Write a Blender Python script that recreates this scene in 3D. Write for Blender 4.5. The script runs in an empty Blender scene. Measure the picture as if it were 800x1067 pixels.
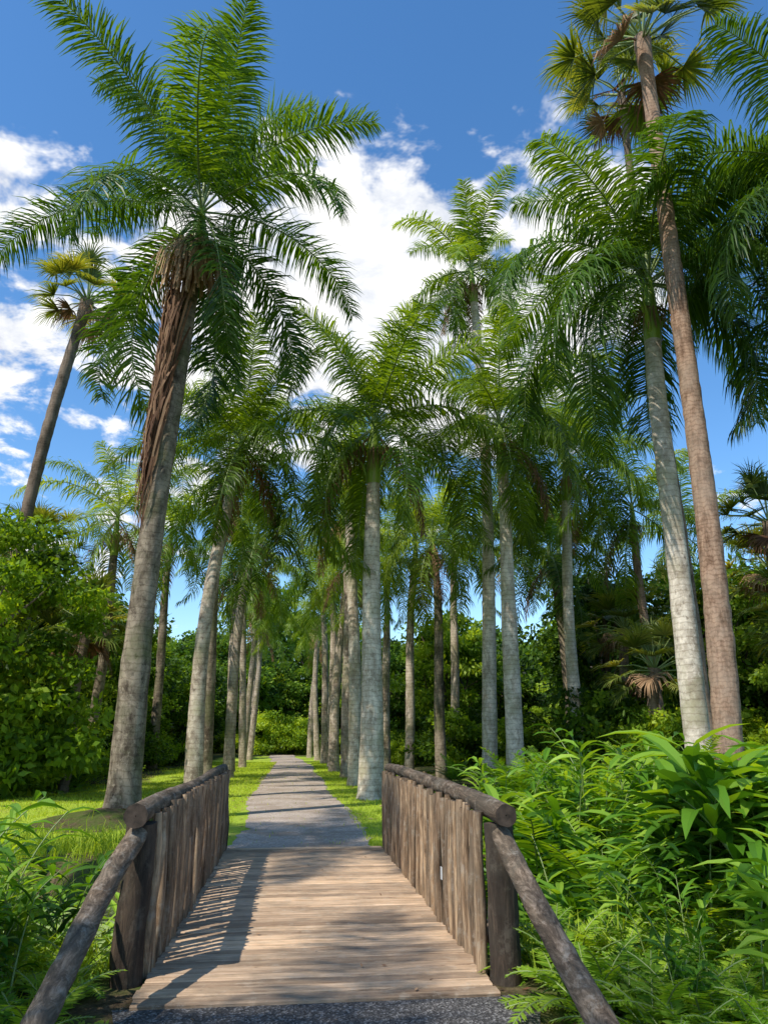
import bpy, math
import numpy as np
from mathutils import Vector
D2R = math.pi/180
scene = bpy.context.scene
COL = scene.collection

# ------------------------------------------------------------------ helpers
class Acc:
    def __init__(s):
        s.V=[]; s.F=[]; s.A=[]; s.M=[]; s.n=0
    def add(s, V, F, var=0.5, mat=0):
        V=np.asarray(V,dtype=np.float64).reshape(-1,3); F=np.asarray(F,dtype=np.int64).reshape(-1,4)
        s.V.append(V); s.F.append(F+s.n); s.n+=len(V)
        a=np.empty(len(F)); a[:]=var; s.A.append(a)
        m=np.empty(len(F),dtype=np.int32); m[:]=mat; s.M.append(m)
    def data(s):
        return np.concatenate(s.V),np.concatenate(s.F),np.concatenate(s.A),np.concatenate(s.M)
    def merge(s,data,loc,rot,sc,dv=0):
        V,F,A,M=data; c,n=math.cos(rot),math.sin(rot)
        Rm=np.array([[c,-n,0],[n,c,0],[0,0,1]])
        s.add((V*np.asarray(sc))@Rm.T+np.asarray(loc),F,np.clip(A+dv,0,1),M)
    def mesh(s, name, mats, smooth=True):
        V,F,A,M=s.data()
        me=bpy.data.meshes.new(name)
        me.vertices.add(len(V)); me.vertices.foreach_set('co',V.astype(np.float32).ravel())
        me.loops.add(len(F)*4); me.loops.foreach_set('vertex_index',F.astype(np.int32).ravel())
        me.polygons.add(len(F)); me.polygons.foreach_set('loop_start',np.arange(0,len(F)*4,4,dtype=np.int32))
        try: me.polygons.foreach_set('loop_total',np.full(len(F),4,dtype=np.int32))
        except Exception: pass
        for m in mats: me.materials.append(m)
        me.polygons.foreach_set('material_index',M)
        me.polygons.foreach_set('use_smooth',np.full(len(F),smooth,dtype=bool))
        at=me.attributes.new('var','FLOAT','FACE'); at.data.foreach_set('value',A.astype(np.float32))
        me.update(calc_edges=True)
        return me

def norm(a): return a/np.maximum(np.linalg.norm(a,axis=-1,keepdims=True),1e-9)

def ribbons(acc,P,W,wid,var,mat=0):
    N,K,_=P.shape
    L=P-W*wid[...,None]/2; Rr=P+W*wid[...,None]/2
    V=np.stack([L,Rr],axis=2).reshape(-1,3)
    base=(np.arange(N)*K*2)[:,None]+(np.arange(K-1)*2)[None,:]
    F=np.stack([base,base+1,base+3,base+2],axis=-1).reshape(-1,4)
    acc.add(V,F,np.repeat(np.broadcast_to(var,(N,)),K-1),mat)

def tube(acc,pts,rad,seg=10,var=0.5,mat=0,cap=False,capmat=None,wob=0,rng=None):
    pts=np.asarray(pts,float); K=len(pts); rad=np.broadcast_to(np.asarray(rad,float),(K,))
    T=norm(np.gradient(pts,axis=0))
    ref=np.array([0,1.,0]) if abs(T[0,1])<0.8 else np.array([1.,0,0])
    U=norm(np.cross(T,ref)); W=norm(np.cross(T,U))
    a=np.linspace(0,2*math.pi,seg,endpoint=False)
    rr=rad[:,None]*np.ones(seg)
    if wob and rng is not None: rr=rr*(1+wob*rng.standard_normal((K,seg)))
    V=pts[:,None,:]+rr[...,None]*(np.cos(a)[None,:,None]*U[:,None,:]+np.sin(a)[None,:,None]*W[:,None,:])
    i=(np.arange(K-1)*seg)[:,None]; j=np.arange(seg)[None,:]; j2=(np.arange(seg)+1)%seg
    F=np.stack([i+j,i+j2,i+seg+j2,i+seg+j],axis=-1).reshape(-1,4)
    acc.add(V.reshape(-1,3),F,var,mat)
    if cap:
        for e in (0,-1):
            ring=V[e]; c=pts[e]; inner=c+(ring-c)*0.05
            VV=np.concatenate([ring,inner]); jj=np.arange(seg)
            acc.add(VV,np.stack([jj,(jj+1)%seg,seg+(jj+1)%seg,seg+jj],-1),var,mat if capmat is None else capmat)

def box(acc,lo,hi,var=0.5,mat=0):
    x0,y0,z0=lo;x1,y1,z1=hi
    V=[(x0,y0,z0),(x1,y0,z0),(x1,y1,z0),(x0,y1,z0),(x0,y0,z1),(x1,y0,z1),(x1,y1,z1),(x0,y1,z1)]
    F=[(0,3,2,1),(4,5,6,7),(0,1,5,4),(1,2,6,5),(2,3,7,6),(3,0,4,7)]
    acc.add(V,F,var,mat)

def leaves(acc,C,Dr,size,wr,var,mat,rng):
    Dr=norm(Dr); S=norm(np.cross(Dr,rng.standard_normal(Dr.shape)))
    s=np.asarray(size)[:,None]
    V=np.stack([C,C+Dr*s*.45+S*s*wr,C+Dr*s,C+Dr*s*.45-S*s*wr],axis=1).reshape(-1,3)
    F=np.arange(len(C)*4).reshape(-1,4)
    acc.add(V,F,var,mat)

def add_frond(acc,az,e0,droop,L,n,ll,lw,plum,grav,rng,origin=(0,0,0),mat=0,rmat=1,sway=0,pet=.12,fwd=.45,rr=.035,K=4,v0=.5,vv=.3,twist=.5,pw=1.4):
    s=np.linspace(0,1,25); el=e0-droop*s**pw
    dx=np.cos(el);dz=np.sin(el)
    x=np.concatenate([[0],np.cumsum((dx[1:]+dx[:-1])/2)])*L/24
    z=np.concatenate([[0],np.cumsum((dz[1:]+dz[:-1])/2)])*L/24
    y=sway*L*s**2
    P=np.stack([x,y,z],-1); T=norm(np.gradient(P,axis=0))
    t=np.linspace(pet,.995,n)
    t=np.concatenate([t,t+.5/n]); t=np.clip(t+rng.uniform(-.4,.4,len(t))/n,0,.999)
    side=np.concatenate([np.ones(n),-np.ones(n)])
    p=np.stack([np.interp(t,s,P[:,k]) for k in range(3)],-1)
    tt=norm(np.stack([np.interp(t,s,T[:,k]) for k in range(3)],-1))
    S0=norm(np.cross(np.array([0,0,1.]),tt)); 
    hint=np.array([0,1.,0]); S0=norm(np.where(np.sum(S0*hint,-1,keepdims=True)<0,-S0,S0))
    Nn=np.cross(tt,S0)
    S=S0*side[:,None]
    prof=np.interp(t,[0,.1,.35,.75,1],[.45,.8,1,.85,.35])*rng.uniform(.78,1.12,len(t))
    phi=rng.uniform(-plum,plum*1.1,len(t))[:,None]
    f=(fwd+.7*np.clip(t-.6,0,1)*1.6)[:,None]+rng.normal(0,.1,(len(t),1))
    d=norm(np.cos(phi)*(S+tt*f)+Nn*np.sin(phi))
    pts=[p]; dirs=[d]; Ls=(ll*prof)[:,None]/(K-1)
    g=grav*rng.uniform(.6,1.4,len(t))[:,None]
    for k in range(K-1):
        pts.append(pts[-1]+d*Ls)
        d=norm(d+np.array([0,0,-1.])*g*(.5+.6*k)); dirs.append(d)
    PP=np.stack(pts,1); DD=np.stack(dirs,1)
    W=tt[:,None,:]-DD*np.sum(tt[:,None,:]*DD,-1,keepdims=True); W=norm(W)
    th=rng.uniform(-twist,twist,len(t))[:,None,None]
    W=W*np.cos(th)+np.cross(DD,W)*np.sin(th)
    wp={3:[.7,1,.08],4:[.6,1,.75,.06],5:[.5,1,.9,.6,.06]}[K]
    wid=lw*np.array(wp)[None,:]*np.interp(prof,[0,1],[.5,1])[:,None]
    ca,sa=math.cos(az),math.sin(az)
    Rm=np.array([[ca,-sa,0],[sa,ca,0],[0,0,1]])
    o=np.array(origin)
    ribbons(acc,PP@Rm.T+o,W@Rm.T,wid,np.clip(v0+rng.uniform(-vv,vv)*.6+rng.uniform(-vv,vv,len(t))*.6,0,1),mat)
    tube(acc,(P@Rm.T+o)[::2],np.linspace(rr,.006,13),5,.5,rmat)

# ------------------------------------------------------------------ materials
def newmat(name):
    m=bpy.data.materials.new(name); m.use_nodes=True; nt=m.node_tree; nt.nodes.clear()
    out=nt.nodes.new('ShaderNodeOutputMaterial'); return m,nt,out
def nd(nt,t,**k):
    n=nt.nodes.new(t)
    for a,b in k.items(): setattr(n,a,b)
    return n
def ramp(nt,fac,stops,interp='LINEAR'):
    r=nd(nt,'ShaderNodeValToRGB'); r.color_ramp.interpolation=interp
    e=r.color_ramp.elements
    while len(e)<len(stops): e.new(.5)
    for i,(p,c) in enumerate(stops):
        e[i].position=p; e[i].color=(*c,1) if len(c)==3 else c
    nt.links.new(fac,r.inputs[0]); return r.outputs[0]
def noise(nt,vec,scale,detail=4,rough=.6,dist=0):
    n=nd(nt,'ShaderNodeTexNoise'); n.inputs['Scale'].default_value=scale; n.inputs['Detail'].default_value=detail
    n.inputs['Roughness'].default_value=rough; n.inputs['Distortion'].default_value=dist
    if vec is not None: nt.links.new(vec,n.inputs['Vector'])
    return n.outputs['Fac']
def mixc(nt,fac,a,b,mode='MIX'):
    m=nd(nt,'ShaderNodeMix',data_type='RGBA',blend_type=mode)
    for sock,v in ((m.inputs[0],fac),(m.inputs[6],a),(m.inputs[7],b)):
        if hasattr(v,'links'): nt.links.new(v,sock)
        elif isinstance(v,(int,float)): sock.default_value=v
        else: sock.default_value=(*v,1)
    return m.outputs[2]
def mapping(nt,vec,scale):
    m=nd(nt,'ShaderNodeMapping'); m.inputs['Scale'].default_value=scale; nt.links.new(vec,m.inputs[0]); return m.outputs[0]
def bump(nt,h,strength,dist=.02):
    b=nd(nt,'ShaderNodeBump'); b.inputs['Strength'].default_value=strength; b.inputs['Distance'].default_value=dist
    nt.links.new(h,b.inputs['Height']); return b.outputs[0]
def math_(nt,op,a,b=None):
    m=nd(nt,'ShaderNodeMath',operation=op)
    for i,v in enumerate((a,b)):
        if v is None: continue
        if hasattr(v,'links'): nt.links.new(v,m.inputs[i])
        else: m.inputs[i].default_value=v
    return m.outputs[0]
def principled(nt,out,color,rough=.8,normal=None,spec=.3):
    p=nd(nt,'ShaderNodeBsdfPrincipled')
    if hasattr(color,'links'): nt.links.new(color,p.inputs['Base Color'])
    else: p.inputs['Base Color'].default_value=(*color,1)
    if hasattr(rough,'links'): nt.links.new(rough,p.inputs['Roughness'])
    else: p.inputs['Roughness'].default_value=rough
    p.inputs['Specular IOR Level'].default_value=spec
    if normal is not None: nt.links.new(normal,p.inputs['Normal'])
    nt.links.new(p.outputs[0],out.inputs[0]); return p

def leaf_mat(name,stops,transl=.35,rough=.42,spec=.45,tcol=(2.0,1.7,.35),orand=.3):
    m,nt,out=newmat(name)
    at=nd(nt,'ShaderNodeAttribute',attribute_name='var')
    oi=nd(nt,'ShaderNodeObjectInfo')
    f=math_(nt,'ADD',at.outputs['Fac'],math_(nt,'MULTIPLY',math_(nt,'SUBTRACT',oi.outputs['Random'],.5),orand))
    c=ramp(nt,f,stops)
    p=nd(nt,'ShaderNodeBsdfPrincipled'); nt.links.new(c,p.inputs['Base Color'])
    p.inputs['Roughness'].default_value=rough; p.inputs['Specular IOR Level'].default_value=spec
    if transl>0:
        t=nd(nt,'ShaderNodeBsdfTranslucent')
        tc=mixc(nt,1.0,c,tcol,'MULTIPLY'); nt.links.new(tc,t.inputs[0])
        mx=nd(nt,'ShaderNodeMixShader'); mx.inputs[0].default_value=transl
        nt.links.new(p.outputs[0],mx.inputs[1]); nt.links.new(t.outputs[0],mx.inputs[2]); nt.links.new(mx.outputs[0],out.inputs[0])
    else: nt.links.new(p.outputs[0],out.inputs[0])
    return m
M_royal=leaf_mat('royal_frond_green',[(0,(.026,.065,.009)),(.5,(.08,.165,.016)),(1,(.22,.34,.035))],.42,.42,.3)
M_royal2=leaf_mat('royal_frond_yellowgreen',[(0,(.04,.085,.009)),(.5,(.16,.26,.02)),(1,(.36,.45,.055))],.47,.42,.3)
M_rachis=leaf_mat('rachis_green',[(0,(.14,.20,.05)),(1,(.24,.30,.09))],.0,.4)
M_dead=leaf_mat('dead_frond',[(0,(.10,.045,.022)),(.5,(.24,.13,.07)),(1,(.46,.30,.17))],.2,.7,.2,(1.2,1,.8))
M_deadr=leaf_mat('dead_rachis',[(0,(.16,.09,.05)),(1,(.25,.15,.08))],0,.7,.2)
M_sabal=leaf_mat('sabal_fan_green',[(0,(.035,.06,.012)),(.5,(.13,.18,.03)),(1,(.34,.34,.08))],.38,.45,.3)
M_tree=leaf_mat('broadleaf_green',[(0,(.012,.035,.006)),(.35,(.06,.13,.014)),(.7,(.17,.29,.028)),(1,(.34,.46,.055))],.44,.5,.2,orand=.5)
M_lime=leaf_mat('lime_leaf',[(0,(.03,.07,.008)),(.5,(.17,.29,.022)),(1,(.42,.54,.055))],.5,.48,.2,orand=.55)
M_fern=leaf_mat('fern_green',[(0,(.025,.075,.008)),(.5,(.15,.29,.02)),(1,(.38,.53,.05))],.46,.52,.2)
M_ginger=leaf_mat('lance_leaf_green',[(0,(.018,.065,.010)),(.5,(.12,.27,.022)),(1,(.34,.50,.06))],.43,.42,.3)
M_grass=leaf_mat('grass_blade',[(0,(.18,.26,.02)),(.5,(.38,.50,.045)),(1,(.56,.64,.09))],.42,.6,.15)

def royal_bark(name,dark,light,green):
    m,nt,out=newmat(name); tc=nd(nt,'ShaderNodeTexCoord'); oi=nd(nt,'ShaderNodeObjectInfo')
    ad=nd(nt,'ShaderNodeVectorMath',operation='ADD'); nt.links.new(tc.outputs['Object'],ad.inputs[0])
    cx=nd(nt,'ShaderNodeCombineXYZ'); nt.links.new(math_(nt,'MULTIPLY',oi.outputs['Random'],37.0),cx.inputs[2]); nt.links.new(cx.outputs[0],ad.inputs[1])
    v=ad.outputs[0]
    n1=noise(nt,mapping(nt,v,(1,1,.45)),2.6,6,.75,.6)
    c=ramp(nt,n1,[(.36,dark),(.5,tuple((a+b)/2 for a,b in zip(dark,light))),(.60,light)])
    n2=noise(nt,mapping(nt,v,(1,1,.8)),8,5,.7)
    c=mixc(nt,ramp(nt,n2,[(.54,(0,0,0)),(.66,(.7,.7,.7))]),c,tuple(min(1,a*1.2) for a in light))
    c=mixc(nt,ramp(nt,n2,[(.34,(.8,.8,.8)),(.44,(0,0,0))]),c,tuple(a*.65 for a in dark))
    n3=noise(nt,v,.9,4,.65)
    c=mixc(nt,ramp(nt,n3,[(.48,(0,0,0)),(.66,(.7,.7,.7))]),c,green)
    w=nd(nt,'ShaderNodeTexWave',wave_type='BANDS',bands_direction='Z'); nt.links.new(v,w.inputs['Vector'])
    w.inputs['Scale'].default_value=2.1; w.inputs['Distortion'].default_value=4.0; w.inputs['Detail'].default_value=3; w.inputs['Detail Scale'].default_value=1.2; w.inputs['Detail Roughness'].default_value=.75
    ring=ramp(nt,w.outputs['Fac'],[(0,(.58,.54,.5)),(.16,(1,1,1))])
    c=mixc(nt,.6,c,ring,'MULTIPLY')
    principled(nt,out,c,.85,bump(nt,n2,.5,.025),.2); return m
M_bark=royal_bark('royal_palm_bark',(.19,.14,.10),(.54,.45,.35),(.22,.21,.10))
M_barkdk=royal_bark('royal_palm_bark_lichen',(.07,.05,.033),(.32,.255,.18),(.11,.12,.045))
M_barkwh=royal_bark('royal_palm_bark_pale',(.33,.26,.19),(.72,.63,.51),(.35,.32,.19))
def sabal_bark(name,a,b):
    m,nt,out=newmat(name); tc=nd(nt,'ShaderNodeTexCoord'); v=tc.outputs['Object']
    n1=noise(nt,mapping(nt,v,(9,9,2.5)),1,5,.7); n4=noise(nt,v,1.3,5,.7)
    w=nd(nt,'ShaderNodeTexWave',wave_type='BANDS',bands_direction='Z'); nt.links.new(v,w.inputs['Vector'])
    w.inputs['Scale'].default_value=3.2; w.inputs['Distortion'].default_value=7; w.inputs['Detail'].default_value=3; w.inputs['Detail Scale'].default_value=2.5
    c=ramp(nt,n1,[(.3,a),(.6,b)])
    c=mixc(nt,.6,c,ramp(nt,w.outputs['Fac'],[(0,(.45,.4,.37)),(.4,(1,1,1))]),'MULTIPLY')
    c=mixc(nt,ramp(nt,n4,[(.42,(0,0,0)),(.6,(.5,.5,.5))]),c,(.33,.25,.185))
    principled(nt,out,c,.9,bump(nt,n1,.7,.03),.15); return m
M_sabark=sabal_bark('sabal_bark_reddish',(.13,.07,.042),(.42,.27,.18))
M_sabark2=sabal_bark('sabal_bark_dark',(.05,.038,.025),(.2,.145,.1))
m,nt,out=newmat('crownshaft_green'); tc=nd(nt,'ShaderNodeTexCoord')
c=ramp(nt,noise(nt,mapping(nt,tc.outputs['Object'],(4,4,.6)),1.5,4),[(.3,(.14,.22,.02)),(.55,(.27,.38,.04)),(.75,(.34,.29,.12))])
principled(nt,out,c,.4,None,.4); M_shaft=m
m,nt,out=newmat('forest_bark'); tc=nd(nt,'ShaderNodeTexCoord')
n1=noise(nt,mapping(nt,tc.outputs['Object'],(5,5,1.2)),1.3,4,.7)
principled(nt,out,ramp(nt,n1,[(.3,(.05,.04,.03)),(.7,(.2,.16,.12))]),.9,None,.2); M_wbark=m

def wood(name,stops,grain,rough=.75,dirt=.5,worn=(.28,.27,.23)):
    m,nt,out=newmat(name); tc=nd(nt,'ShaderNodeTexCoord'); v=tc.outputs['Object']
    at=nd(nt,'ShaderNodeAttribute',attribute_name='var')
    off=nd(nt,'ShaderNodeVectorMath',operation='ADD'); nt.links.new(v,off.inputs[0])
    cx=nd(nt,'ShaderNodeCombineXYZ')
    for i in range(3): nt.links.new(math_(nt,'MULTIPLY',at.outputs['Fac'],17.3+i*5),cx.inputs[i])
    nt.links.new(cx.outputs[0],off.inputs[1])
    n1=noise(nt,mapping(nt,off.outputs[0],grain),1,6,.78,.6)
    n2=noise(nt,off.outputs[0],2.2,5,.7)
    n3=noise(nt,v,9,5,.75)
    c=ramp(nt,n1,stops)
    c=mixc(nt,1,c,ramp(nt,at.outputs['Fac'],[(0,(.55,.52,.5)),(.5,(.9,.88,.86)),(1,(1.25,1.2,1.12))]),'MULTIPLY')
    c=mixc(nt,ramp(nt,n2,[(.45,(0,0,0)),(.62,(dirt,)*3)]),c,(.10,.088,.065))
    c=mixc(nt,ramp(nt,n3,[(.54,(0,0,0)),(.66,(dirt,)*3)]),c,worn)
    principled(nt,out,c,rough,bump(nt,n1,.9,.012),.25); return m
M_deck=wood('weathered_deck_wood',[(.32,(.22,.135,.078)),(.46,(.54,.37,.235)),(.64,(.76,.56,.38))],(1.6,30,30),.8,.38,(.52,.43,.32))
M_picket=wood('picket_wood',[(.32,(.05,.032,.02)),(.47,(.24,.155,.09)),(.64,(.54,.39,.25))],(22,22,1.6),.8,.45,(.38,.34,.27))
M_log=wood('rail_log_wood',[(.34,(.035,.026,.018)),(.5,(.14,.10,.067)),(.66,(.38,.29,.21))],(18,2.2,18),.85,.5,(.36,.32,.26))
M_post=wood('post_wood',[(.25,(.018,.013,.010)),(.5,(.055,.04,.028)),(.8,(.18,.125,.085))],(14,14,2),.85,.25,(.2,.17,.13))
m,nt,out=newmat('log_end_grain'); tc=nd(nt,'ShaderNodeTexCoord')
principled(nt,out,ramp(nt,noise(nt,tc.outputs['Object'],14,5),[(.3,(.02,.015,.01)),(.7,(.10,.07,.05))]),.9); M_end=m

# ground materials
m,nt,out=newmat('ground_soil_grass'); tc=nd(nt,'ShaderNodeTexCoord'); v=tc.outputs['Object']
at=nd(nt,'ShaderNodeAttribute',attribute_name='lawn')
n1=noise(nt,v,1.3,6,.7); n2=noise(nt,v,14,5,.75)
soil=ramp(nt,n2,[(.3,(.035,.025,.015)),(.5,(.10,.07,.04)),(.7,(.20,.14,.08))])
soil=mixc(nt,ramp(nt,n1,[(.42,(0,0,0)),(.56,(.8,.8,.8))]),soil,(.08,.12,.02))
gr=ramp(nt,n2,[(.28,(.18,.25,.02)),(.5,(.34,.45,.045)),(.72,(.48,.56,.08))])
gr=mixc(nt,ramp(nt,n1,[(.55,(0,0,0)),(.72,(.6,.6,.6))]),gr,(.36,.30,.13))
f=math_(nt,'ADD',at.outputs['Fac'],math_(nt,'MULTIPLY',math_(nt,'SUBTRACT',n1,.5),.8))
c=mixc(nt,ramp(nt,f,[(.4,(0,0,0)),(.6,(1,1,1))]),soil,gr)
principled(nt,out,c,.95,bump(nt,n2,.8,.05),.1); M_ground=m
m,nt,out=newmat('path_gravel'); tc=nd(nt,'ShaderNodeTexCoord'); v=tc.outputs['Object']
vo=nd(nt,'ShaderNodeTexVoronoi'); vo.inputs['Scale'].default_value=38; nt.links.new(v,vo.inputs['Vector'])
n1=noise(nt,v,60,3,.7); n2=noise(nt,v,1.1,6,.65)
c=ramp(nt,vo.outputs['Color'],[(.1,(.21,.165,.13)),(.5,(.44,.36,.29)),(.9,(.68,.57,.47))])
c=mixc(nt,.5,c,ramp(nt,n1,[(.3,(.22,.175,.14)),(.7,(.64,.53,.44))]))
c=mixc(nt,ramp(nt,n2,[(.45,(0,0,0)),(.6,(.6,.6,.6))]),c,(.26,.19,.13))
principled(nt,out,c,.95,bump(nt,vo.outputs['Distance'],.6,.015),.1); M_path=m
m,nt,out=newmat('asphalt_gravel'); tc=nd(nt,'ShaderNodeTexCoord'); v=tc.outputs['Object']
vo=nd(nt,'ShaderNodeTexVoronoi'); vo.inputs['Scale'].default_value=70; nt.links.new(v,vo.inputs['Vector'])
c=ramp(nt,vo.outputs['Color'],[(.1,(.04,.037,.034)),(.6,(.10,.092,.085)),(.95,(.30,.28,.26))])
principled(nt,out,c,.9,bump(nt,vo.outputs['Distance'],.9,.012),.2); M_asph=m
m,nt,out=newmat('duckweed_water'); tc=nd(nt,'ShaderNodeTexCoord'); v=tc.outputs['Object']
n1=noise(nt,v,1.2,6,.7); n2=noise(nt,v,40,3)
c=mixc(nt,ramp(nt,n1,[(.38,(0,0,0)),(.46,(1,1,1))]),(.02,.03,.02),ramp(nt,n2,[(.3,(.17,.25,.06)),(.7,(.36,.44,.15))]))
principled(nt,out,c,ramp(nt,n1,[(.38,(.06,.06,.06)),(.46,(.8,.8,.8))]),None,.4); M_water=m

def obj(name,mesh,parent=None,loc=(0,0,0),rot=0,sc=1,col=COL):
    o=bpy.data.objects.new(name,mesh); col.objects.link(o)
    o.location=loc; o.rotation_euler=(0,0,rot)
    o.scale=(sc,sc,sc) if isinstance(sc,(int,float)) else sc
    if parent: o.parent=parent
    return o
def empty(name,loc=(0,0,0)):
    o=bpy.data.objects.new(name,None); COL.objects.link(o); o.location=loc; o.empty_display_size=.3; return o

# ------------------------------------------------------------------ ground
def sst(x,a,b):
    t=np.clip((np.asarray(x,float)-a)/(b-a),0,1); return t*t*(3-2*t)
def gz(x,y):
    x=np.asarray(x,float);y=np.asarray(y,float)
    m=sst(abs(x-.2),1.9,5)*(1-sst(np.hypot(x,y),90,160))
    z=m*(.12*np.sin(x*.35+1)*np.sin(y*.27)+.05*np.sin(x*1.1+y*.7)+.03*np.sin(2.3*x-1.9*y))
    yc=8.9+.22*np.clip(-x-1.5,0,8); hw=2.5+.14*np.clip(-x-1,0,7)
    d=sst(hw-abs(y-yc),0,1.1)*(1-sst(abs(x),26,32))
    z=z-.95*d
    r=np.hypot(x+3.4,y-16.2)
    return z+.32*np.exp(-(r/.95)**2)
xs=np.concatenate([[-900,-500,-250,-130,-80,-55],np.arange(-40,-12,1.),np.arange(-12,14,.35),np.arange(14,42,1.),[55,80,130,250,500,900]])
ys=np.concatenate([[-600,-300,-120,-50,-20],np.arange(-10,2,1.),np.arange(2,26,.35),np.arange(26,95,1.),[100,120,160,250,500,900]])
X,Y=np.meshgrid(xs,ys); Z=gz(X,Y)
acc=Acc(); nx=len(xs); ny=len(ys)
i=np.arange(ny-1)[:,None]*nx; j=np.arange(nx-1)[None,:]
acc.add(np.stack([X,Y,Z],-1).reshape(-1,3),np.stack([i+j,i+j+1,i+nx+j+1,i+nx+j],-1).reshape(-1,4))
me=acc.mesh('ground',[M_ground])
def lawnf(x,y):
    l=(1-sst(abs(x+.3),4.6,7.0))*sst(y,12,13)*(1-sst(y,70,85))
    l2=(1-sst(abs(x+6),3,5.5))*sst(y,12.6,13.6)*(1-sst(y,28,34))
    l=np.maximum(l,l2*.9)
    r=np.hypot(x+3.7,y-15.7); l=l*sst(r,.9,1.5)
    return l*.97
at=me.attributes.new('lawn','FLOAT','POINT'); at.data.foreach_set('value',lawnf(X,Y).astype(np.float32).ravel())
obj('ground',me)
def strip(name,y0,y1,xl,xr,z,mat,step=.3):
    acc=Acc(); yy=np.arange(y0,y1+step*.5,step); rng=np.random.default_rng(3)
    l=np.array([xl(t) for t in yy])+rng.normal(0,.04,len(yy)); r=np.array([xr(t) for t in yy])+rng.normal(0,.04,len(yy))
    u=np.linspace(0,1,7)
    Xg=l[:,None]*(1-u)+r[:,None]*u; Yg=np.repeat(yy[:,None],7,1)
    i=np.arange(len(yy)-1)[:,None]*7; j=np.arange(6)[None,:]
    acc.add(np.stack([Xg,Yg,np.full_like(Xg,z)],-1).reshape(-1,3),np.stack([i+j,i+j+1,i+8+j,i+7+j],-1).reshape(-1,4))
    return obj(name,acc.mesh(name,[mat]))
strip('gravel_path',12.32,85,lambda t:-.95-.35*sst(t,13,30)+.1*math.sin(t*.5)-1.2*sst(t,45,85),lambda t:1.28-.15*sst(t,14,40)+.1*math.sin(t*.4+1)-1.2*sst(t,45,85),.008,M_path)
strip('approach_path',-6,5.38,lambda t:-1.02,lambda t:1.5,.008,M_asph)
acc=Acc(); acc.add([(-31,5,-.5),(31,5,-.5),(31,17,-.5),(-31,17,-.5)],[(0,1,2,3)]); obj('pond_water',acc.mesh('pond_water',[M_water]))

# ------------------------------------------------------------------ bridge
br=empty('wooden_footbridge',(0,0,0)); rng=np.random.default_rng(11)
acc=Acc(); y=5.38
while y<12.3:
    w=.138+rng.uniform(-.004,.004); x0=-.95+rng.uniform(-.015,.015); x1=1.38+rng.uniform(-.015,.015); h=.035+rng.uniform(-.004,.005)
    b=.008
    prof=[(y,-.01),(y,h-b),(y+b,h),(y+w-b,h),(y+w,h-b),(y+w,-.01)]
    V=[(xx,a,c) for xx in (x0,x1) for a,c in prof]
    F=[(k,k+1,k+7,k+6) for k in range(5)]
    vv=rng.uniform(0,1)
    acc.add(V,F,vv,0)
    acc.add([(x0,y,-.01),(x0,y,h-b),(x0,y+w,h-b),(x0,y+w,-.01),(x1,y,-.01),(x1,y,h-b),(x1,y+w,h-b),(x1,y+w,-.01)],[(0,1,2,3),(4,7,6,5)],vv,0)
    y+=w+.013
obj('deck_planks',acc.mesh('deck_planks',[M_deck],False),br)
acc=Acc()
for x in (-.82,.2,1.25): box(acc,(x-.06,5.45,-.26),(x+.06,12.25,-.012),.3)
for yy in (5.5,12.1): box(acc,(-.97,yy-.08,-.6),(1.40,yy+.08,-.262),.2)
obj('support_beams',acc.mesh('support_beams',[M_post],False),br)
def log(acc,a,b,r0,r1,mat=0,n=10,seg=14,w=.02,bend=.012,endm=1,wob=.015):
    a=np.array(a,float);b=np.array(b,float); t=np.linspace(0,1,n)[:,None]
    p=a*(1-t)+b*t; o=rng.normal(0,bend,(1,3))*np.sin(t*math.pi)*2+rng.normal(0,bend,(1,3))*np.sin(t*math.pi*3)*.6
    tube(acc,p+o,np.linspace(r0,r1,n)*(1+rng.normal(0,w,n)),seg,rng.uniform(.1,1),mat,True,endm,wob,rng)
for sd,px,rx,y0,y1,nm in ((-1,-.985,-1.075,5.93,12.25,'left'),(1,1.40,1.49,5.68,12.15,'right')):
    acc=Acc(); y=y0+.14
    while y<y1-.1:
        r=rng.uniform(.03,.043)
        top=1.09+rng.uniform(-.035,.02)+.05*(y-y0)/6
        tl=rng.normal(0,.012)
        log(acc,(px+rng.normal(0,.012),y+tl,-.22+rng.uniform(-.05,.05)),(px+rng.normal(0,.01),y-tl,top),r,r*.93,0,7,10,.03,.010)
        y+=2*r+rng.uniform(.018,.045)
    obj('pickets_'+nm,acc.mesh('pickets',[M_picket,M_end]),br)
    acc=Acc()
    log(acc,(rx,y0-.24,1.09),(rx,y1+.12,1.17),.078,.066,0,40,18,.03,.012,1,.03)
    log(acc,(rx,y0-.05,.22),(rx,y1,.24),.06,.055,0,18,12,.03,.01)
    ex=rx+ (-.06 if sd<0 else .13)
    log(acc,(rx+sd*.0,y0-.02,.97),(ex+sd*.05,y0-2.35,-.12),.070,.080,0,30,18,.03,.015,1,.03)
    obj('rail_logs_'+nm,acc.mesh('rails',[M_log,M_end]),br)
    acc=Acc()
    log(acc,(rx,y0,-.5),(rx,y0,1.02),.112,.105,0,16,20,.03,.01,1,.025)
    log(acc,(rx,(y0+y1)/2,-.9),(rx+sd*.13,(y0+y1)/2,.98),.07,.06,0,10,14)
    log(acc,(rx,y1+.02,-.5),(rx,y1+.02,1.13),.1,.09,0,10,16)
    log(acc,(ex+sd*.05,y0-2.2,-.4),(ex+sd*.05,y0-2.2,.05),.09,.085,0,6,14)
    obj('posts_'+nm,acc.mesh('posts',[M_post,M_end]),br)
acc=Acc(); box(acc,(1.325,7.05,.42),(1.332,7.10,.52),.9)
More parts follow.
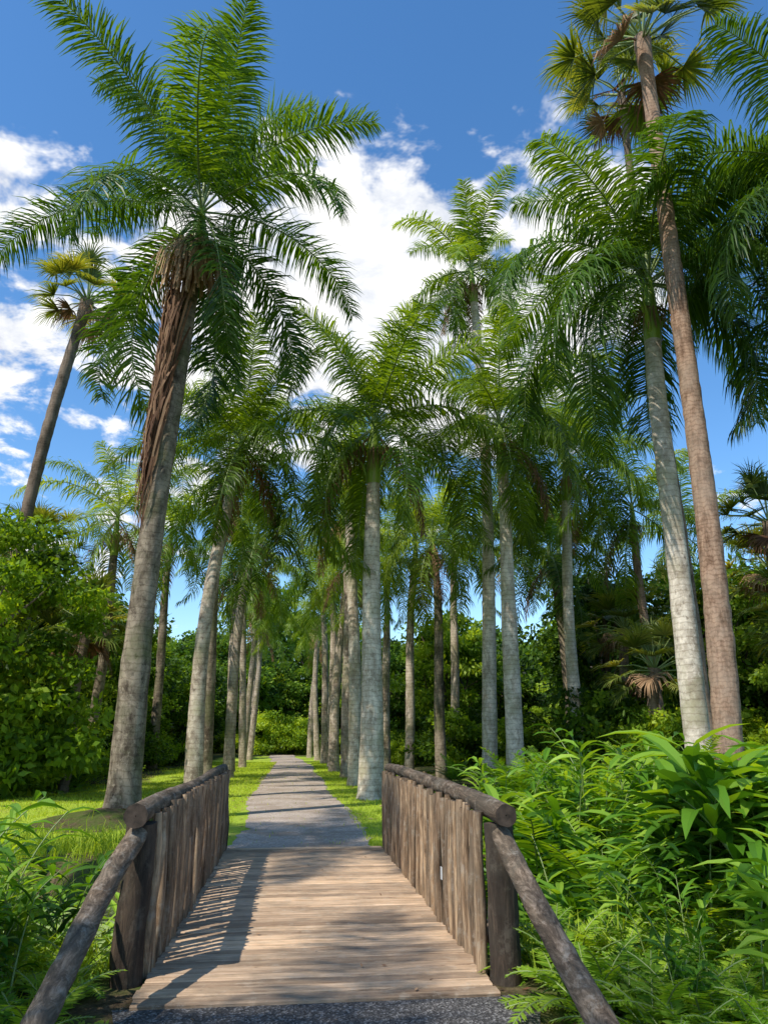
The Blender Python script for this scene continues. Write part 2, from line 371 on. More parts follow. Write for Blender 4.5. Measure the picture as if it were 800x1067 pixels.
m,nt,out=newmat('tag_plastic'); principled(nt,out,(.6,.6,.58),.5); obj('small_tag',acc.mesh('tag',[m],False),br)

# ------------------------------------------------------------------ palms
def royal_crown(name,seed,n=18,L=4.6,nl=95,ll=.85,lw=.05,grav=.3,plum=.6,low=-12,mat=None,dead=1,droop=(38,88),top=84,pw=1.4,v0=.68,ex=1.05):
    rng=np.random.default_rng(seed); acc=Acc()
    for i in range(n):
        a=i/(n-1); az=i*137.5*D2R+rng.normal(0,.22)
        e0=(top+(low-top)*a**ex)*D2R+rng.normal(0,.08)
        dr=(droop[0]+(droop[1]-droop[0])*min(1,a*1.5))*D2R*rng.uniform(.85,1.15)
        add_frond(acc,az,e0,dr,L*rng.uniform(.85,1.1)*(0.8+.2*min(1,a*3)),nl,ll,lw,plum,grav*(.7+.6*a),rng,
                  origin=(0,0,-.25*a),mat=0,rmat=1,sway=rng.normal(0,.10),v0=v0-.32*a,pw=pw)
    for k in range(dead):
        add_frond(acc,rng.uniform(0,6.28),-50*D2R,38*D2R,L*.7,int(nl*.6),ll*.7,lw*.8,.5,1.4,rng,origin=(0,0,-.35),mat=2,rmat=3,sway=rng.normal(0,.05),v0=.6)
    tube(acc,[(0,0,-.2),(.02,0,L*.25),(.05,.02,L*.5)],[.06,.035,.005],6,.7,1)
    for k in range(60):
        az=rng.uniform(0,6.28); r=rng.uniform(.3,.75)
        p=np.array([[math.cos(az)*.1,math.sin(az)*.1,-1.0],[math.cos(az)*r*.7,math.sin(az)*r*.7,-1.05],[math.cos(az)*r,math.sin(az)*r,-1.4-rng.uniform(0,.5)]])
        P=p[None]; W=np.tile(np.array([-math.sin(az),math.cos(az),0]),(1,3,1))
        ribbons(acc,P,W,np.array([[.03,.03,.02]]),.6,2)
    return acc.mesh(name,[mat or M_royal,M_rachis,M_dead,M_deadr])
RC={}
RC['A']=royal_crown('crown',101,n=18,L=6.2,nl=185,ll=1.15,lw=.048,grav=.6,plum=.6,low=-52,dead=0,droop=(48,85),v0=.5,pw=1.6)
RC['D']=royal_crown('crown',102,n=19,L=6.2,nl=170,ll=1.5,lw=.048,grav=1.3,plum=.35,low=-16,dead=0,droop=(70,120),top=78,pw=1.15,v0=.62)
RC['D2']=royal_crown('crown',106,n=16,L=6.0,nl=150,ll=1.4,lw=.048,grav=1.1,plum=.4,low=-30,dead=1,droop=(70,125),top=80,pw=1.2,v0=.6,mat=M_royal2)
RC['C']=royal_crown('crown',103,n=16,L=5.4,nl=140,ll=1.2,lw=.048,grav=.85,plum=.55,low=-40,dead=2,mat=M_royal2,droop=(50,105))
RC['C2']=royal_crown('crown',107,n=17,L=5.6,nl=145,ll=1.25,lw=.048,grav=.9,plum=.55,low=-42,dead=2,mat=M_royal2,droop=(36,105),v0=.75,top=88)
RC['T']=royal_crown('crown',104,n=17,L=4.6,nl=110,ll=1.0,lw=.052,grav=.8,plum=.5,low=-50,dead=2,mat=M_royal2,droop=(55,110),v0=.55)
for k in range(4): RC[k]=royal_crown('crown',110+k,n=12+k,L=4.9+.15*k,nl=80,ll=1.15,lw=.055,grav=.7+.25*k,plum=.5,low=-34-6*k,dead=1+k%3,mat=(M_royal if k==0 else M_royal2),droop=(50,110))
def quad3(p0,p1,p2,t):
    t=np.asarray(t)[:,None]; p0,p1,p2=[np.array(p,float) for p in (p0,p1,p2)]
    return p0*(2*(t-.5)*(t-1))+p1*(4*t*(1-t))+p2*(2*t*(t-.5))
pr=np.random.default_rng(5)
def royal(x,y,zt,shaft=1.8,dx=0,dy=0,r0=.34,r1=.22,crown=0,bark=None,sc=1,bow=0,rot=None):
    z0=float(gz(x,y))
    e=empty('royal_palm_tree',(x,y,z0)); acc=Acc(); rng=np.random.default_rng(int(pr.integers(1e6)))
    t=np.linspace(0,1,60)
    P=quad3((0,0,-.4),(dx*.5+bow,dy*.5,zt*.5),(dx,dy,zt),t)
    P[:,0]+=.10*np.sin(t*5+rng.uniform(0,6))*t; P[:,1]+=.10*np.sin(t*4+rng.uniform(0,6))*t
    rad=np.interp(t,[0,.02,.06,.2,.5,.75,1],[r0*1.55,r0*1.3,r0*1.08,r0,(r0+r1)*.52,r1*1.12,r1])*(1+rng.normal(0,.016,60)+.03*np.sin(t*11+rng.uniform(0,6)))
    tube(acc,P,rad,24,.5,0,wob=.012,rng=rng)
    obj('trunk',acc.mesh('royal_trunk',[bark or M_bark]),e)
    acc=Acc(); s=np.linspace(0,1,12); Tn=norm(P[-1:]-P[-3:-2])
    Q=P[-1]+Tn*(s*shaft)[:,None]
    tube(acc,Q-Tn*.02,np.interp(s,[0,.05,.25,.7,1],[r1*1.0,r1*1.12,r1*1.1,r1*.7,r1*.45]),16,.5,0)
    for k in range(3):
        az=rng.uniform(0,6.28); d=np.array([math.cos(az),math.sin(az),0])
        tube(acc,np.array([Q[1]+d*r1*.9,Q[2]+d*.35+(0,0,.25),Q[4]+d*.8+(0,0,.3)]),[.05,.05,.01],6,.5,0)
    obj('crownshaft',acc.mesh('crownshaft',[M_shaft]),e)
    c=Q[-1]
    obj('crown',RC[crown],e,tuple(c),pr.uniform(0,6.28) if rot is None else rot,sc)
    return e,P,c

eA,PA,cA=royal(-3.35,16.3,12.7,1.6,.42,-.05,.295,.205,'A',M_barkdk,1.0,-.12,.35)
acc=Acc(); rng=np.random.default_rng(21)
N=520; tt=rng.uniform(0,1,N); z0s=12.2-rng.uniform(0,3.6,N); ang=rng.normal(math.pi*1.15,.65,N)
L_=rng.uniform(1.2,3.4,N); K=5
pts=[]
for k in range(K):
    u=k/(K-1); zc=z0s-L_*u
    ax=np.interp(zc,PA[:,2],PA[:,0]); ay=np.interp(zc,PA[:,2],PA[:,1])
    rr=np.interp(zc,[5,9,12.5],[.28,.30,.40])+rng.uniform(-.02,.18,N)+ .06*np.sin(u*5+tt*7)
    an=ang+(math.pi*1.1-ang)*u*.5
    pts.append(np.stack([ax+np.cos(an)*rr,ay+np.sin(an)*rr,zc],-1))
P_=np.stack(pts,1); W_=np.tile(np.stack([-np.sin(ang),np.cos(ang),0*ang],-1)[:,None,:],(1,K,1))
ribbons(acc,P_,W_,np.tile(np.array([.04,.055,.045,.03,.01]),(N,1)),rng.uniform(.0,.95,N),0)
obj('hanging_dead_frond',acc.mesh('hanging_dead_frond',[M_dead]),eA)
acc=Acc()
for k in range(360):
    az=rng.normal(-1.0,1.1); r=rng.uniform(.35,1.15)
    b=np.array([np.interp(12.6,PA[:,2],PA[:,0]),np.interp(12.6,PA[:,2],PA[:,1]),12.75])
    d=np.array([math.cos(az),math.sin(az),0])
    h=rng.uniform(.1,1.4)
    P=np.array([b+d*.2,b+d*r*.6+(0,0,.15),b+d*r*.9-(0,0,h*.4),b+d*r-(0,0,h)])
    ribbons(acc,P[None],np.tile(np.array([-d[1],d[0],0]),(1,4,1)),np.array([[.03,.025,.04,.05]]),rng.uniform(.6,1),0)
obj('fruit_stalks',acc.mesh('fruit_stalks',[M_dead]),eA)

for k,(x,y,zt,cr,b) in enumerate([(-2.75,22.5,9.0,'C',M_bark),(-3.1,28.7,9.8,1,M_barkdk),(-2.8,34.5,9.3,0,M_bark),(-3.2,40.8,9.5,2,M_bark),(-3.0,47.5,10.4,3,M_bark),(-3.5,54,9.2,1,M_bark),(-3.5,62,10,0,M_bark),(-4.1,71,10,2,M_bark)]):
    royal(x,y,zt,2.0,pr.uniform(-.4,.5) if k else .35,pr.uniform(-.3,.3),pr.uniform(.22,.27),pr.uniform(.16,.19),cr,b,.88 if k==0 else pr.uniform(.8,.95),pr.uniform(-.2,.2))
for k,(x,y,zt,cr,b) in enumerate([(2.15,22.0,9.4,'C2',M_barkwh),(2.2,28.4,10.4,3,M_barkwh),(2.35,34.5,10.0,1,M_bark),(2.1,40.5,9.4,2,M_bark),(2.3,47,9.9,0,M_bark),(2.1,54,10.3,3,M_bark),(1.9,62,9.6,1,M_bark),(1.4,71,9,2,M_bark)]):
    royal(x,y,zt,2.2,pr.uniform(-.4,.4) if k else 0,pr.uniform(-.3,.3),.33 if k==0 else pr.uniform(.23,.29),.22 if k==0 else .185,cr,b,1.0 if k==0 else pr.uniform(.8,.95),pr.uniform(-.2,.2))
royal(8.7,15.9,11.2,2.0,.15,0,.27,.2,'D',M_barkwh,1.0,-.1,.4)
royal(6.75,23.4,10.4,2.0,.0,0,.28,.19,'D2',M_barkwh,.88,.08,2.2)
royal(6.9,27.2,19.6,1.8,.25,0,.26,.17,'T',M_barkwh,1.0,.15)
royal(10.3,27,10.8,1.9,.0,0,.24,.17,'D2',M_barkwh,.88,-.1,3.9)
royal(6.3,33,9.0,1.8,-.1,0,.24,.17,2,M_barkdk,.92)
royal(5.4,36.5,9.6,1.8,.3,0,.23,.17,1,M_bark,.92)
royal(14.3,28.6,9.6,1.6,-.4,0,.2,.15,3,M_sabark,.9)
royal(12.4,33,8.6,1.6,-.5,0,.25,.18,0,M_barkdk,.95)
royal(5.2,44,10.5,1.8,0,0,.27,.18,3,M_bark,.92)
royal(8.5,41,11.5,1.8,.4,0,.25,.18,0,M_bark,.92)
royal(11.4,39,10.5,1.8,0,0,.22,.16,1,M_bark,.95)
royal(15.5,41,11,1.8,-.3,0,.27,.18,2,M_bark,.95)
royal(20,36,10.5,1.8,0,0,.27,.18,3,M_bark,.95)
royal(-8.2,31,9.0,1.8,.6,0,.22,.16,2,M_barkdk,.9,.2)
royal(-7.2,41,11,1.8,0,0,.25,.18,1,M_barkdk,.95)
royal(11.6,12.6,11.8,1.8,.2,0,.3,.2,'D',M_bark,.95,0,1.2)
royal(-9.0,6.6,13.2,1.6,.3,.1,.3,.2,'A',M_bark,.8)
royal(-6.8,-2.2,9.4,1.6,.0,.0,.3,.2,1,M_bark,.85)  # unseen palm behind the camera, added for its crown shadow on the approach

def sabal_crown(name,seed,n=34,green=.8):
    rng=np.random.default_rng(seed); acc=Acc()
    for i in range(n):
        a=i/(n-1); az=i*137.5*D2R+rng.normal(0,.2); e0=(80-115*a)*D2R+rng.normal(0,.15)
        dead=a>green; pl=rng.uniform(.9,1.5)*(.6 if dead else 1)
        d=np.array([math.cos(az)*math.cos(e0),math.sin(az)*math.cos(e0),math.sin(e0)])
        mid=d*pl*.55; end=d*pl+np.array([0,0,-.12*pl])
        tube(acc,[(0,0,-.1*a),mid,end],[.03,.02,.014],5,.5,3 if dead else 1)
        T=norm(end-mid); S=norm(np.cross(T,[0,0,1.])); Nn=np.cross(S,T)
        m=36; th=np.linspace(-1.7,1.7,m)+rng.normal(0,.03,m)
        dd=norm(np.cos(th)[:,None]*T+np.sin(th)[:,None]*S+Nn*(.35*np.abs(np.sin(th)))[:,None])
        Ls=(rng.uniform(.75,1.05,m)*(.65+.35*np.cos(th/2)))[:,None]/3
        p=np.tile(end,(m,1)); pts=[p]; dirs=[dd]; g=1.6 if dead else .7
        for k in range(3):
            p=p+dd*Ls; pts.append(p); dd=norm(dd+np.array([0,0,-1.])*g*(.15+.75*k)*rng.uniform(.6,1.3,(m,1))); dirs.append(dd)
        PP=np.stack(pts,1); DD=np.stack(dirs,1)
        W=norm(np.cross(DD,Nn[None,None,:]+rng.normal(0,.2,(m,1,3))))
        ribbons(acc,PP,W,np.tile(np.array([.02,.05,.03,.006]),(m,1)),np.clip(rng.uniform(.2,.9)+rng.normal(0,.1,m),0,1),2 if dead else 0)
    return acc.mesh(name,[M_sabal,M_rachis,M_dead,M_deadr])
SC=[sabal_crown('fan_crown',201,26,.93),sabal_crown('fan_crown',202,26,.84)]
def sabal(x,y,zt,dx,dy,r0,r1,bowx,crown,bark,sc):
    z0=float(gz(x,y)); e=empty('sabal_palm_tree',(x,y,z0)); acc=Acc(); rng=np.random.default_rng(int(abs(x*97+y*13)))
    t=np.linspace(0,1,110); P=quad3((0,0,-.4),(dx*.5+bowx,dy*.5,zt*.5),(dx,dy,zt),t)
    P[:,0]+=.06*np.sin(t*7)
    rad=np.interp(t,[0,.04,.5,.93,1],[r0*1.3,r0,(r0+r1)/2,r1,r1*1.3])*(1+rng.normal(0,.02,110)+.04*np.sin(t*9))
    tube(acc,P,rad,16,.5,0,wob=.03,rng=rng)
    obj('trunk',acc.mesh('sabal_trunk',[bark]),e)
    obj('fan_crown',SC[crown],e,tuple(P[-1]),rng.uniform(0,6),sc)
sabal(8.25,14.2,19.4,.25,0,.27,.17,.22,0,M_sabark,1.3)
sabal(9.9,17.6,21.2,-.3,0,.15,.10,0,1,M_sabark2,1.1)
sabal(-9.9,25,17.2,1.7,0,.25,.18,-.15,1,M_sabark2,1.15)
sabal(16.5,24,9.2,.3,0,.22,.18,0,1,M_sabark2,1.2)
sabal(13.2,30,6.2,.5,0,.22,.18,0,0,M_sabark2,1.2)
sabal(19,27,8.0,-.3,0,.22,.18,0,0,M_sabark2,1.3)
sabal(-12,34,10,.3,0,.22,.18,0,0,M_sabark2,1.2)
sabal(15.2,20.5,5.2,.3,0,.22,.18,0,0,M_sabark2,1.3)
sabal(11.8,24.5,4.0,.3,0,.2,.18,0,0,M_sabark2,1.1)
sabal(17.5,33,7.2,.3,0,.22,.18,0,1,M_sabark2,1.4)
sabal(-8.9,23.5,4.2,.4,0,.2,.17,0,0,M_sabark2,1.2)
sabal(-7.9,28.2,5.6,.2,0,.2,.17,0,1,M_sabark2,1.2)

# ------------------------------------------------------------------ broadleaf masses
def broadleaf(seed,H,Rr,ncl,nlf,ls,trunk=True,low=.25,rc=.9):
    rng=np.random.default_rng(seed); acc=Acc()
    u=norm(rng.standard_normal((ncl,3))); r=rng.uniform(.35,1,ncl)**.5
    cen=u*r[:,None]*np.array([Rr,Rr,H*(1-low)/2])*rng.uniform(.75,1.15,(ncl,1))+np.array([0,0,H*(1+low)/2])
    if trunk:
        tube(acc,quad3((0,0,-.5),(rng.normal(0,.3),rng.normal(0,.3),H*.3),(rng.normal(0,.4),rng.normal(0,.4),H*.75),np.linspace(0,1,12)),np.linspace(.28,.09,12)*H/10,10,.5,1,wob=.04,rng=rng)
        for k in range(0,ncl,3):
            c=cen[k]; b=np.array([0,0,H*rng.uniform(.2,.6)])
            tube(acc,quad3(b,(b+c)/2+rng.normal(0,.35,3),c,np.linspace(0,1,7)),np.linspace(.1,.02,7)*H/10,6,.5,1)
    cl=np.repeat(np.arange(ncl),nlf); N=len(cl)
    sz=rng.uniform(.6,1.3,ncl)*rc
    off=norm(rng.standard_normal((N,3)))*(rng.uniform(0,1,N)**.45)[:,None]*sz[cl][:,None]*np.array([1.15,1.15,.55])
    C=cen[cl]+off
    d=off*.6+rng.standard_normal((N,3))*.5+np.array([0,0,-.25])
    cv=rng.uniform(.10,.88,ncl)
    leaves(acc,C,d,rng.uniform(.7,1.3,N)*ls,.26,np.clip(cv[cl]+rng.normal(0,.14,N),0,1),0,rng)
    return acc
def bl(name,mat,*a,**k): return broadleaf(*a,**k).mesh(name,[mat,M_wbark],False)
BT=[bl('tree_a',M_tree,301,11,3.6,52,170,.38,low=.2,rc=1.1),bl('tree_b',M_tree,302,13,4.2,56,170,.44,low=.15,rc=1.2),
    bl('tree_c',M_lime,303,9,3.3,42,210,.27,low=.18,rc=.9),bl('tree_d',M_lime,304,7.5,2.8,42,380,.16,low=.12,rc=.75)]
SH=[bl('shrub_a',M_tree,311,2.6,1.5,26,170,.18,False,.0,.55),bl('shrub_b',M_lime,312,2.0,1.3,24,190,.15,False,.0,.5),
    bl('shrub_c',M_lime,313,3.6,1.9,34,190,.25,False,.0,.75)]
fr=np.random.default_rng(8)
forest=empty('background_forest')
def put(par,nm,mesh,x,y,s,szz=None):
    o=obj(nm,mesh,par,(x,y,float(gz(x,y))-.1),fr.uniform(0,6.28),(s,s,s*(szz or fr.uniform(.85,1.15)))); return o
for k in range(22):
    y=15+k*1.8+fr.uniform(-.9,.9); x=-10.3-fr.uniform(0,2.8)-(2.0 if y<19 else 0)
    put(forest,'forest_tree',BT[3] if fr.uniform()<.6 else BT[2],x,y,fr.uniform(.55,.9))
for k in range(20):
    y=16+k*2.6+fr.uniform(-1,1); x=-14.5-fr.uniform(0,3)
    put(forest,'forest_tree',BT[2 if fr.uniform()<.5 else 0],x,y,fr.uniform(.9,1.2))
for k in range(12):
    put(forest,'forest_tree',BT[k%2],-19-fr.uniform(0,5),18+k*5+fr.uniform(-2,2),fr.uniform(1.1,1.3))
for k in range(12):
    put(forest,'forest_tree',BT[int(fr.integers(0,3))],-fr.uniform(8,12),38+k*4.2,fr.uniform(.55,.8))
put(forest,'forest_tree',BT[3],-8.8,21.2,1.2)
for k in range(36):
    y=fr.uniform(28,90); x=fr.uniform(15,20)+fr.uniform(0,1)**1.4*26
    put(forest,'forest_tree',BT[int(fr.integers(0,4))],x,y,fr.uniform(.65,.95))
for k in range(16):
    put(forest,'forest_tree',BT[int(fr.integers(0,2))],fr.uniform(7,16),fr.uniform(46,86),fr.uniform(.6,.85))
for k in range(8):
    put(forest,'forest_tree',BT[int(fr.integers(2,4))],fr.uniform(17,23),17+k*1.4,fr.uniform(.6,.85))
for k in range(24):
    put(forest,'forest_tree',BT[int(fr.integers(0,2))],-28+k*2.8+fr.uniform(-1,1),fr.uniform(88,100),fr.uniform(.95,1.25))
for k in range(30):
    a=(-70+k*4.8)*D2R; r=fr.uniform(110,140)
    put(forest,'forest_tree',BT[int(fr.integers(0,2))],r*math.sin(a),r*math.cos(a),fr.uniform(1.4,1.9))
shr=empty('shrub_undergrowth')
for k in range(62):
    y=fr.uniform(19,70); x=-fr.uniform(7.6,10.5)-fr.uniform(0,2)
    put(shr,'shrub',SH[int(fr.integers(0,3))],x,y,fr.uniform(.6,1.2))
for k in range(80):
    y=fr.uniform(20,75); x=fr.uniform(7.0,20)
    if y>34: x=max(5.5,x-2)
    put(shr,'shrub',SH[int(fr.integers(0,3))],x,y,fr.uniform(.5,1.05))
for k in range(20):
    put(shr,'shrub',SH[int(fr.integers(0,3))],fr.uniform(-9,8),fr.uniform(84,90),fr.uniform(.8,1.3))
for k in range(26):
    put(shr,'shrub',SH[2],-36+k*3+fr.uniform(-.6,.6),103+fr.uniform(-1,1),fr.uniform(1.5,1.9))
for k in range(10):
    put(shr,'shrub',SH[int(fr.integers(0,2))],-fr.uniform(6.2,9),fr.uniform(7,12.5),fr.uniform(.45,.75))

# ------------------------------------------------------------------ ferns, ginger (merged)
def fern(seed,n,L,ll,lw,nl,top=84,low=35,droop=(40,85)):
    rng=np.random.default_rng(seed); acc=Acc()
    for i in range(n):
        a=i/(n-1)
        add_frond(acc,i*137.5*D2R+rng.normal(0,.3),(top+(low-top)*a)*D2R,(droop[0]+(droop[1]-droop[0])*rng.uniform())*D2R,L*rng.uniform(.75,1.15),nl,ll,lw,.15,.12,rng,
                  origin=(rng.normal(0,.05),rng.normal(0,.05),0),sway=rng.normal(0,.12),pet=.2,fwd=.3,rr=.009,K=3,v0=.5+rng.uniform(-.2,.25),twist=.3)
    return acc.data()
def ginger(seed,ns,H,ls,lw,spread=.22):
    rng=np.random.default_rng(seed); acc=Acc()
    for i in range(ns):
        az=rng.uniform(0,6.28); d=np.array([math.cos(az),math.sin(az),0]); o=np.array([rng.normal(0,spread),rng.normal(0,spread),-.05])
        h=H*rng.uniform(.65,1.1); lean=rng.uniform(.1,.55)*h
        tube(acc,quad3(o,o+d*lean*.3+(0,0,h*.6),o+d*lean+(0,0,h),np.linspace(0,1,9)),np.linspace(.012,.004,9),5,.5,1)
        n=int(rng.integers(10,15)); t=np.linspace(.3,1,n)
        p=quad3(o,o+d*lean*.3+(0,0,h*.6),o+d*lean+(0,0,h),t)
        pa=rng.uniform(0,3.14); sg=np.where(np.arange(n)%2==0,1,-1)
        lat=np.array([math.cos(pa),math.sin(pa),0])
        dd=norm(lat[None]*sg[:,None]+np.array([0,0,1.])*rng.uniform(.3,1.0,(n,1))+d*.3+rng.normal(0,.15,(n,3)))
        L=(ls*rng.uniform(.75,1.15,n))[:,None]/4; pts=[p];dirs=[dd]
        for k in range(4):
            pts.append(pts[-1]+dd*L); dd=norm(dd+np.array([0,0,-1.])*rng.uniform(.12,.4,(n,1))); dirs.append(dd)
        PP=np.stack(pts,1);DD=np.stack(dirs,1)
        W=norm(np.cross(DD,np.array([0,0,1.])[None,None]+rng.normal(0,.25,(n,1,3))))
        U=norm(np.cross(W,DD)); U=np.where(U[...,2:3]<0,-U,U)
        wd=np.tile(lw*np.array([.12,.85,1,.65,.03]),(n,1)); v=np.clip(.5+rng.uniform(-.25,.25)+rng.normal(0,.14,n),0,1)
        for sgn in (1,-1):
            Wh=norm(W*sgn+U*.35)
            ribbons(acc,PP+Wh*(wd/4)[...,None],Wh,wd/2,v+.05*sgn,0)
    return acc.data()
FE=[fern(401,13,1.6,.30,.045,32),fern(402,15,1.3,.24,.036,32,80,20),fern(403,11,.8,.13,.024,28,75,10)]
GI=[ginger(411,8,1.55,.42,.08),ginger(412,6,1.45,.62,.13),ginger(413,9,1.0,.24,.07)]
FA=Acc(); GA=Acc()
def pf(k,x,y,s): FA.merge(FE[k],(x,y,float(gz(x,y))-.03),fr.uniform(0,6.28),s,fr.uniform(-.34,.26))
def pg(k,x,y,s): GA.merge(GI[k],(x,y,float(gz(x,y))-.03),fr.uniform(0,6.28),s,fr.uniform(-.34,.26))
for k in range(155):
    x=2.0+fr.uniform(0,1)**.8*9.5; y=fr.uniform(5.2,17.5)
    s=fr.uniform(.6,1.12)
    if x<2.9: s=fr.uniform(.45,.65)
    if y>13 and x<4.4: continue
    if y<5+.25*x: continue
    if 6.5<y<11.3: s*=1.3
    pf(int(fr.integers(0,2)),x,y,s)
for k in range(130):
    x=2.1+fr.uniform(0,1)*8.5; y=fr.uniform(4.2,14)
    if y<3.6+.35*x or (y>12.5 and x<4.2): continue
    s=fr.uniform(.55,1.0)*(1.3 if 6.5<y<11.3 else 1)*(.6 if x<2.8 else 1)
    pg(int(fr.integers(0,3)),x,y,s)
for k in range(30):
    pg(1,fr.uniform(3.4,6.2),fr.uniform(5.2,8.0),fr.uniform(.8,1.15))
for k in range(50):
    pf(2,fr.uniform(1.8,3.5),fr.uniform(3.8,6.2),fr.uniform(.45,.8))
for k in range(80):
    x=-1.65-fr.uniform(0,1)**1.2*5; y=fr.uniform(4.4,8.2)
    pg(2 if fr.uniform()<.7 else 0,x,y,fr.uniform(.5,.85))
for k in range(14):
    pg(0,-fr.uniform(3.6,6),fr.uniform(6.5,9),fr.uniform(.9,1.2))
for k in range(95):
    x=-1.4-fr.uniform(0,1)**1.1*5; y=fr.uniform(4.3,8.0)
    pf(2 if x>-2.4 else int(fr.integers(1,3)),x,y,fr.uniform(.4,.8))
for k in range(30):
    x=-fr.uniform(5.5,9); y=fr.uniform(13.5,17)
    pf(int(fr.integers(1,3)),x,y,fr.uniform(.4,.7))
for k in range(50):
    pf(int(fr.integers(0,3)),fr.uniform(5.5,13),fr.uniform(17,30),fr.uniform(.6,1.0))
for k in range(30):
    pf(int(fr.integers(0,3)),-fr.uniform(7.5,10),fr.uniform(20,34),fr.uniform(.7,1.1))
obj('fern_undergrowth',FA.mesh('fern_undergrowth',[M_fern,M_rachis]))
obj('ginger_plants',GA.mesh('ginger_plants',[M_ginger,M_rachis]))

# ------------------------------------------------------------------ grass + litter
rng=np.random.default_rng(77); acc=Acc()
N=160000; y=12.4+rng.uniform(0,1,N)**1.7*45; x=rng.uniform(-10,5.5,N)
keep=(rng.uniform(0,1,N)<lawnf(x,y)) & ~((x>-1.2)&(x<1.25)&(rng.uniform(0,1,N)>.012))
x=x[keep];y=y[keep];N=len(x); h=rng.uniform(.03,.09,N)*(1+.01*(y-12))
p=np.stack([x,y,gz(x,y)-.01],-1); d=norm(np.stack([rng.normal(0,.5,N),rng.normal(0,.5,N),np.ones(N)],-1))
w=rng.standard_normal((N,3))*np.array([1,1,.1]); w=norm(w)
ribbons(acc,np.stack([p,p+d*h[:,None]],1),np.stack([w,w],1),np.stack([.014+.0006*(y-12),.002+0*y],1),rng.uniform(.1,1,N),0)
N=14000; x=np.concatenate([rng.uniform(-9,-1.3,N//2),rng.uniform(1.7,9,N//2)]); y=np.where(rng.uniform(0,1,N)<.6,rng.normal(12.4,.7,N)+.2*np.clip(-x-2,0,7),rng.normal(6.2,.5,N))
p=np.stack([x,y,np.maximum(gz(x,y),-.5)-.02],-1); h=rng.uniform(.12,.42,N)[:,None]
d=norm(np.stack([rng.normal(0,.35,N),rng.normal(0,.35,N),np.ones(N)],-1)); d2=norm(d+np.stack([rng.normal(0,.5,N),rng.normal(0,.5,N),-.5*np.ones(N)],-1))
w=norm(rng.standard_normal((N,3))*np.array([1,1,.1]))
ribbons(acc,np.stack([p,p+d*h*.6,p+d*h*.6+d2*h*.5],1),np.stack([w,w,w],1),np.tile(np.array([.014,.011,.002]),(N,1)),rng.uniform(.1,.6,N),0)
obj('lawn_grass',acc.mesh('lawn_grass',[M_grass],False))
acc=Acc(); N=6500
x=rng.uniform(-9,10,N); y=rng.uniform(4,40,N); on=(x>-.95)&(x<1.35)
kp=~(on&(rng.uniform(0,1,N)>.25)); x=x[kp];y=y[kp];on=on[kp];N=len(x)
z=np.where(on,np.where((y>5.4)&(y<12.3),.045,.02),gz(x,y)+.02); z=np.where(z<-.45,-.49,z)
d=np.stack([rng.normal(0,1,N),rng.normal(0,1,N),rng.normal(0,.12,N)],-1)
Dn=norm(d); S=norm(np.cross(Dn,np.array([0,0,1.])+rng.normal(0,.25,(N,3)))); s=(rng.uniform(.03,.12,N)*np.where(on,.5,1))[:,None]; C=np.stack([x,y,z],-1)
acc.add(np.stack([C,C+Dn*s*.45+S*s*.2,C+Dn*s,C+Dn*s*.45-S*s*.2],1).reshape(-1,3),np.arange(N*4).reshape(-1,4),rng.uniform(.2,1,N),0)
obj('fallen_leaves',acc.mesh('fallen_leaves',[M_dead],False))

# ------------------------------------------------------------------ sky + sun
w=bpy.data.worlds.new('World'); scene.world=w; w.use_nodes=True; nt=w.node_tree; nt.nodes.clear()
out=nt.nodes.new('ShaderNodeOutputWorld'); bg=nt.nodes.new('ShaderNodeBackground'); nt.links.new(bg.outputs[0],out.inputs[0])
sky=nt.nodes.new('ShaderNodeTexSky'); sky.sky_type='NISHITA'; sky.sun_disc=False
sdir=Vector((.74,.60,-1.22)).normalized()
sky.sun_elevation=math.asin(-sdir.z); sky.sun_rotation=math.atan2(-sdir.x,-sdir.y)
sky.air_density=1.0; sky.dust_density=.3; sky.ozone_density=2.0
tc=nt.nodes.new('ShaderNodeTexCoord'); g=tc.outputs['Generated']
sx=nd(nt,'ShaderNodeSeparateXYZ'); nt.links.new(g,sx.inputs[0])
zz=math_(nt,'ADD',math_(nt,'MAXIMUM',sx.outputs[2],0.0),.25)
cx=nd(nt,'ShaderNodeCombineXYZ'); nt.links.new(math_(nt,'DIVIDE',sx.outputs[0],zz),cx.inputs[0]); nt.links.new(math_(nt,'DIVIDE',sx.outputs[1],zz),cx.inputs[1])
n1=noise(nt,cx.outputs[0],3.1,6,.62,.2); n2=noise(nt,cx.outputs[0],9.0,5,.62,.3)
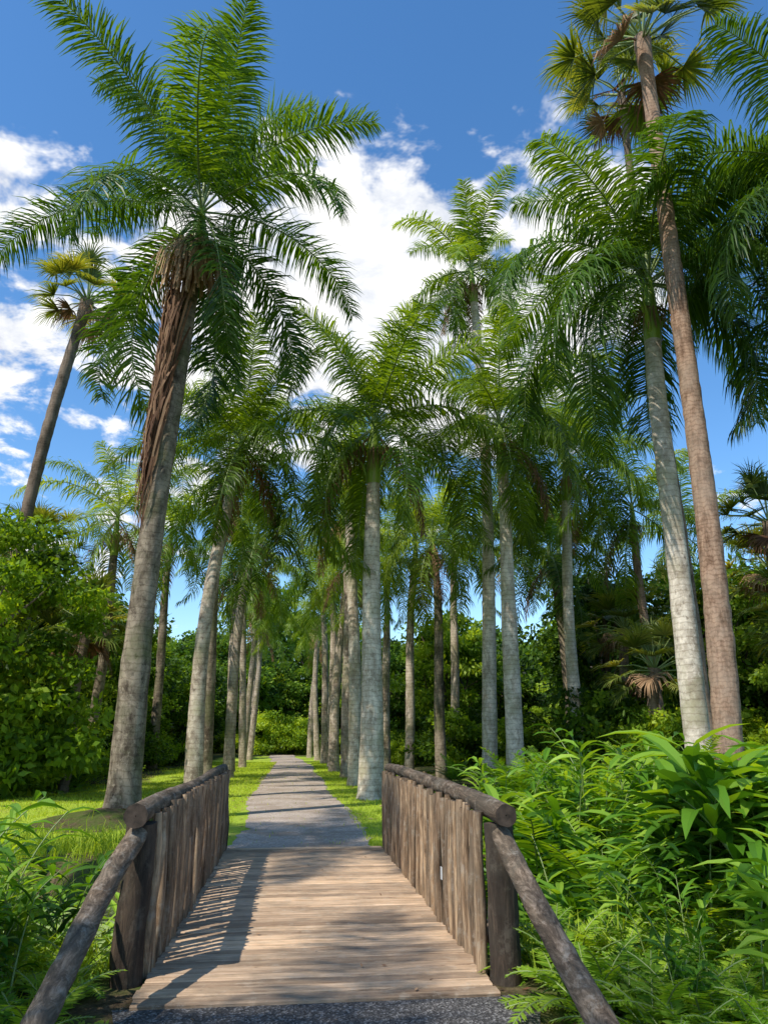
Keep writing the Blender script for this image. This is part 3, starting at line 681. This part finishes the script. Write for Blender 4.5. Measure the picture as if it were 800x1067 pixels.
def dotm(v,a,b):
    dt=nd(nt,'ShaderNodeVectorMath',operation='DOT_PRODUCT'); nt.links.new(g,dt.inputs[0]); dt.inputs[1].default_value=Vector(v).normalized()
    return ramp(nt,dt.outputs['Value'],[(a,(0,0,0)),(b,(1,1,1))],'EASE')
b1=dotm((.14,.80,.60),.93,.992); b2=dotm((-.42,.85,.36),.90,.985); b3=dotm((.02,.85,.50),.93,.99)
hi=ramp(nt,sx.outputs[2],[(.60,(0,0,0)),(.70,(1,1,1))],'EASE')
f=math_(nt,'ADD',math_(nt,'ADD',math_(nt,'MULTIPLY',n1,.7),math_(nt,'MULTIPLY',n2,.3)),math_(nt,'ADD',math_(nt,'MULTIPLY',b1,.15),math_(nt,'MULTIPLY',b2,.09)))
f=math_(nt,'ADD',f,math_(nt,'MULTIPLY',b3,.05))
f=math_(nt,'SUBTRACT',f,math_(nt,'MULTIPLY',hi,.085))
mask=ramp(nt,f,[(.57,(0,0,0)),(.65,(1,1,1))],'EASE')
hs=nd(nt,'ShaderNodeHueSaturation'); hs.inputs['Saturation'].default_value=1.25; hs.inputs['Value'].default_value=1.75; nt.links.new(sky.outputs[0],hs.inputs['Color'])
cc=ramp(nt,n2,[(.32,(5.6,6.0,6.8)),(.58,(9.4,9.3,9.2))])
c=mixc(nt,mask,hs.outputs[0],cc)
nt.links.new(c,bg.inputs[0]); bg.inputs[1].default_value=.13
sl=bpy.data.lights.new('sun','SUN'); sl.energy=5.0; sl.angle=.5*D2R; sl.color=(1,.955,.87)
so=bpy.data.objects.new('sun',sl); COL.objects.link(so); so.rotation_euler=sdir.to_track_quat('-Z','Y').to_euler(); so.location=(-20,-10,40)

# ------------------------------------------------------------------ camera
cd=bpy.data.cameras.new('camera'); cam=bpy.data.objects.new('camera',cd); COL.objects.link(cam)
cam.location=(0,0,1.6); cam.rotation_euler=((90+17.1)*D2R,0,-6.6*D2R)
cd.sensor_fit='VERTICAL'; cd.sensor_height=36; cd.sensor_width=27; cd.lens=36*770/1067; cd.clip_end=3000; cd.clip_start=.05
scene.camera=cam
scene.view_settings.view_transform='Standard'; scene.view_settings.look='None'; scene.view_settings.exposure=0
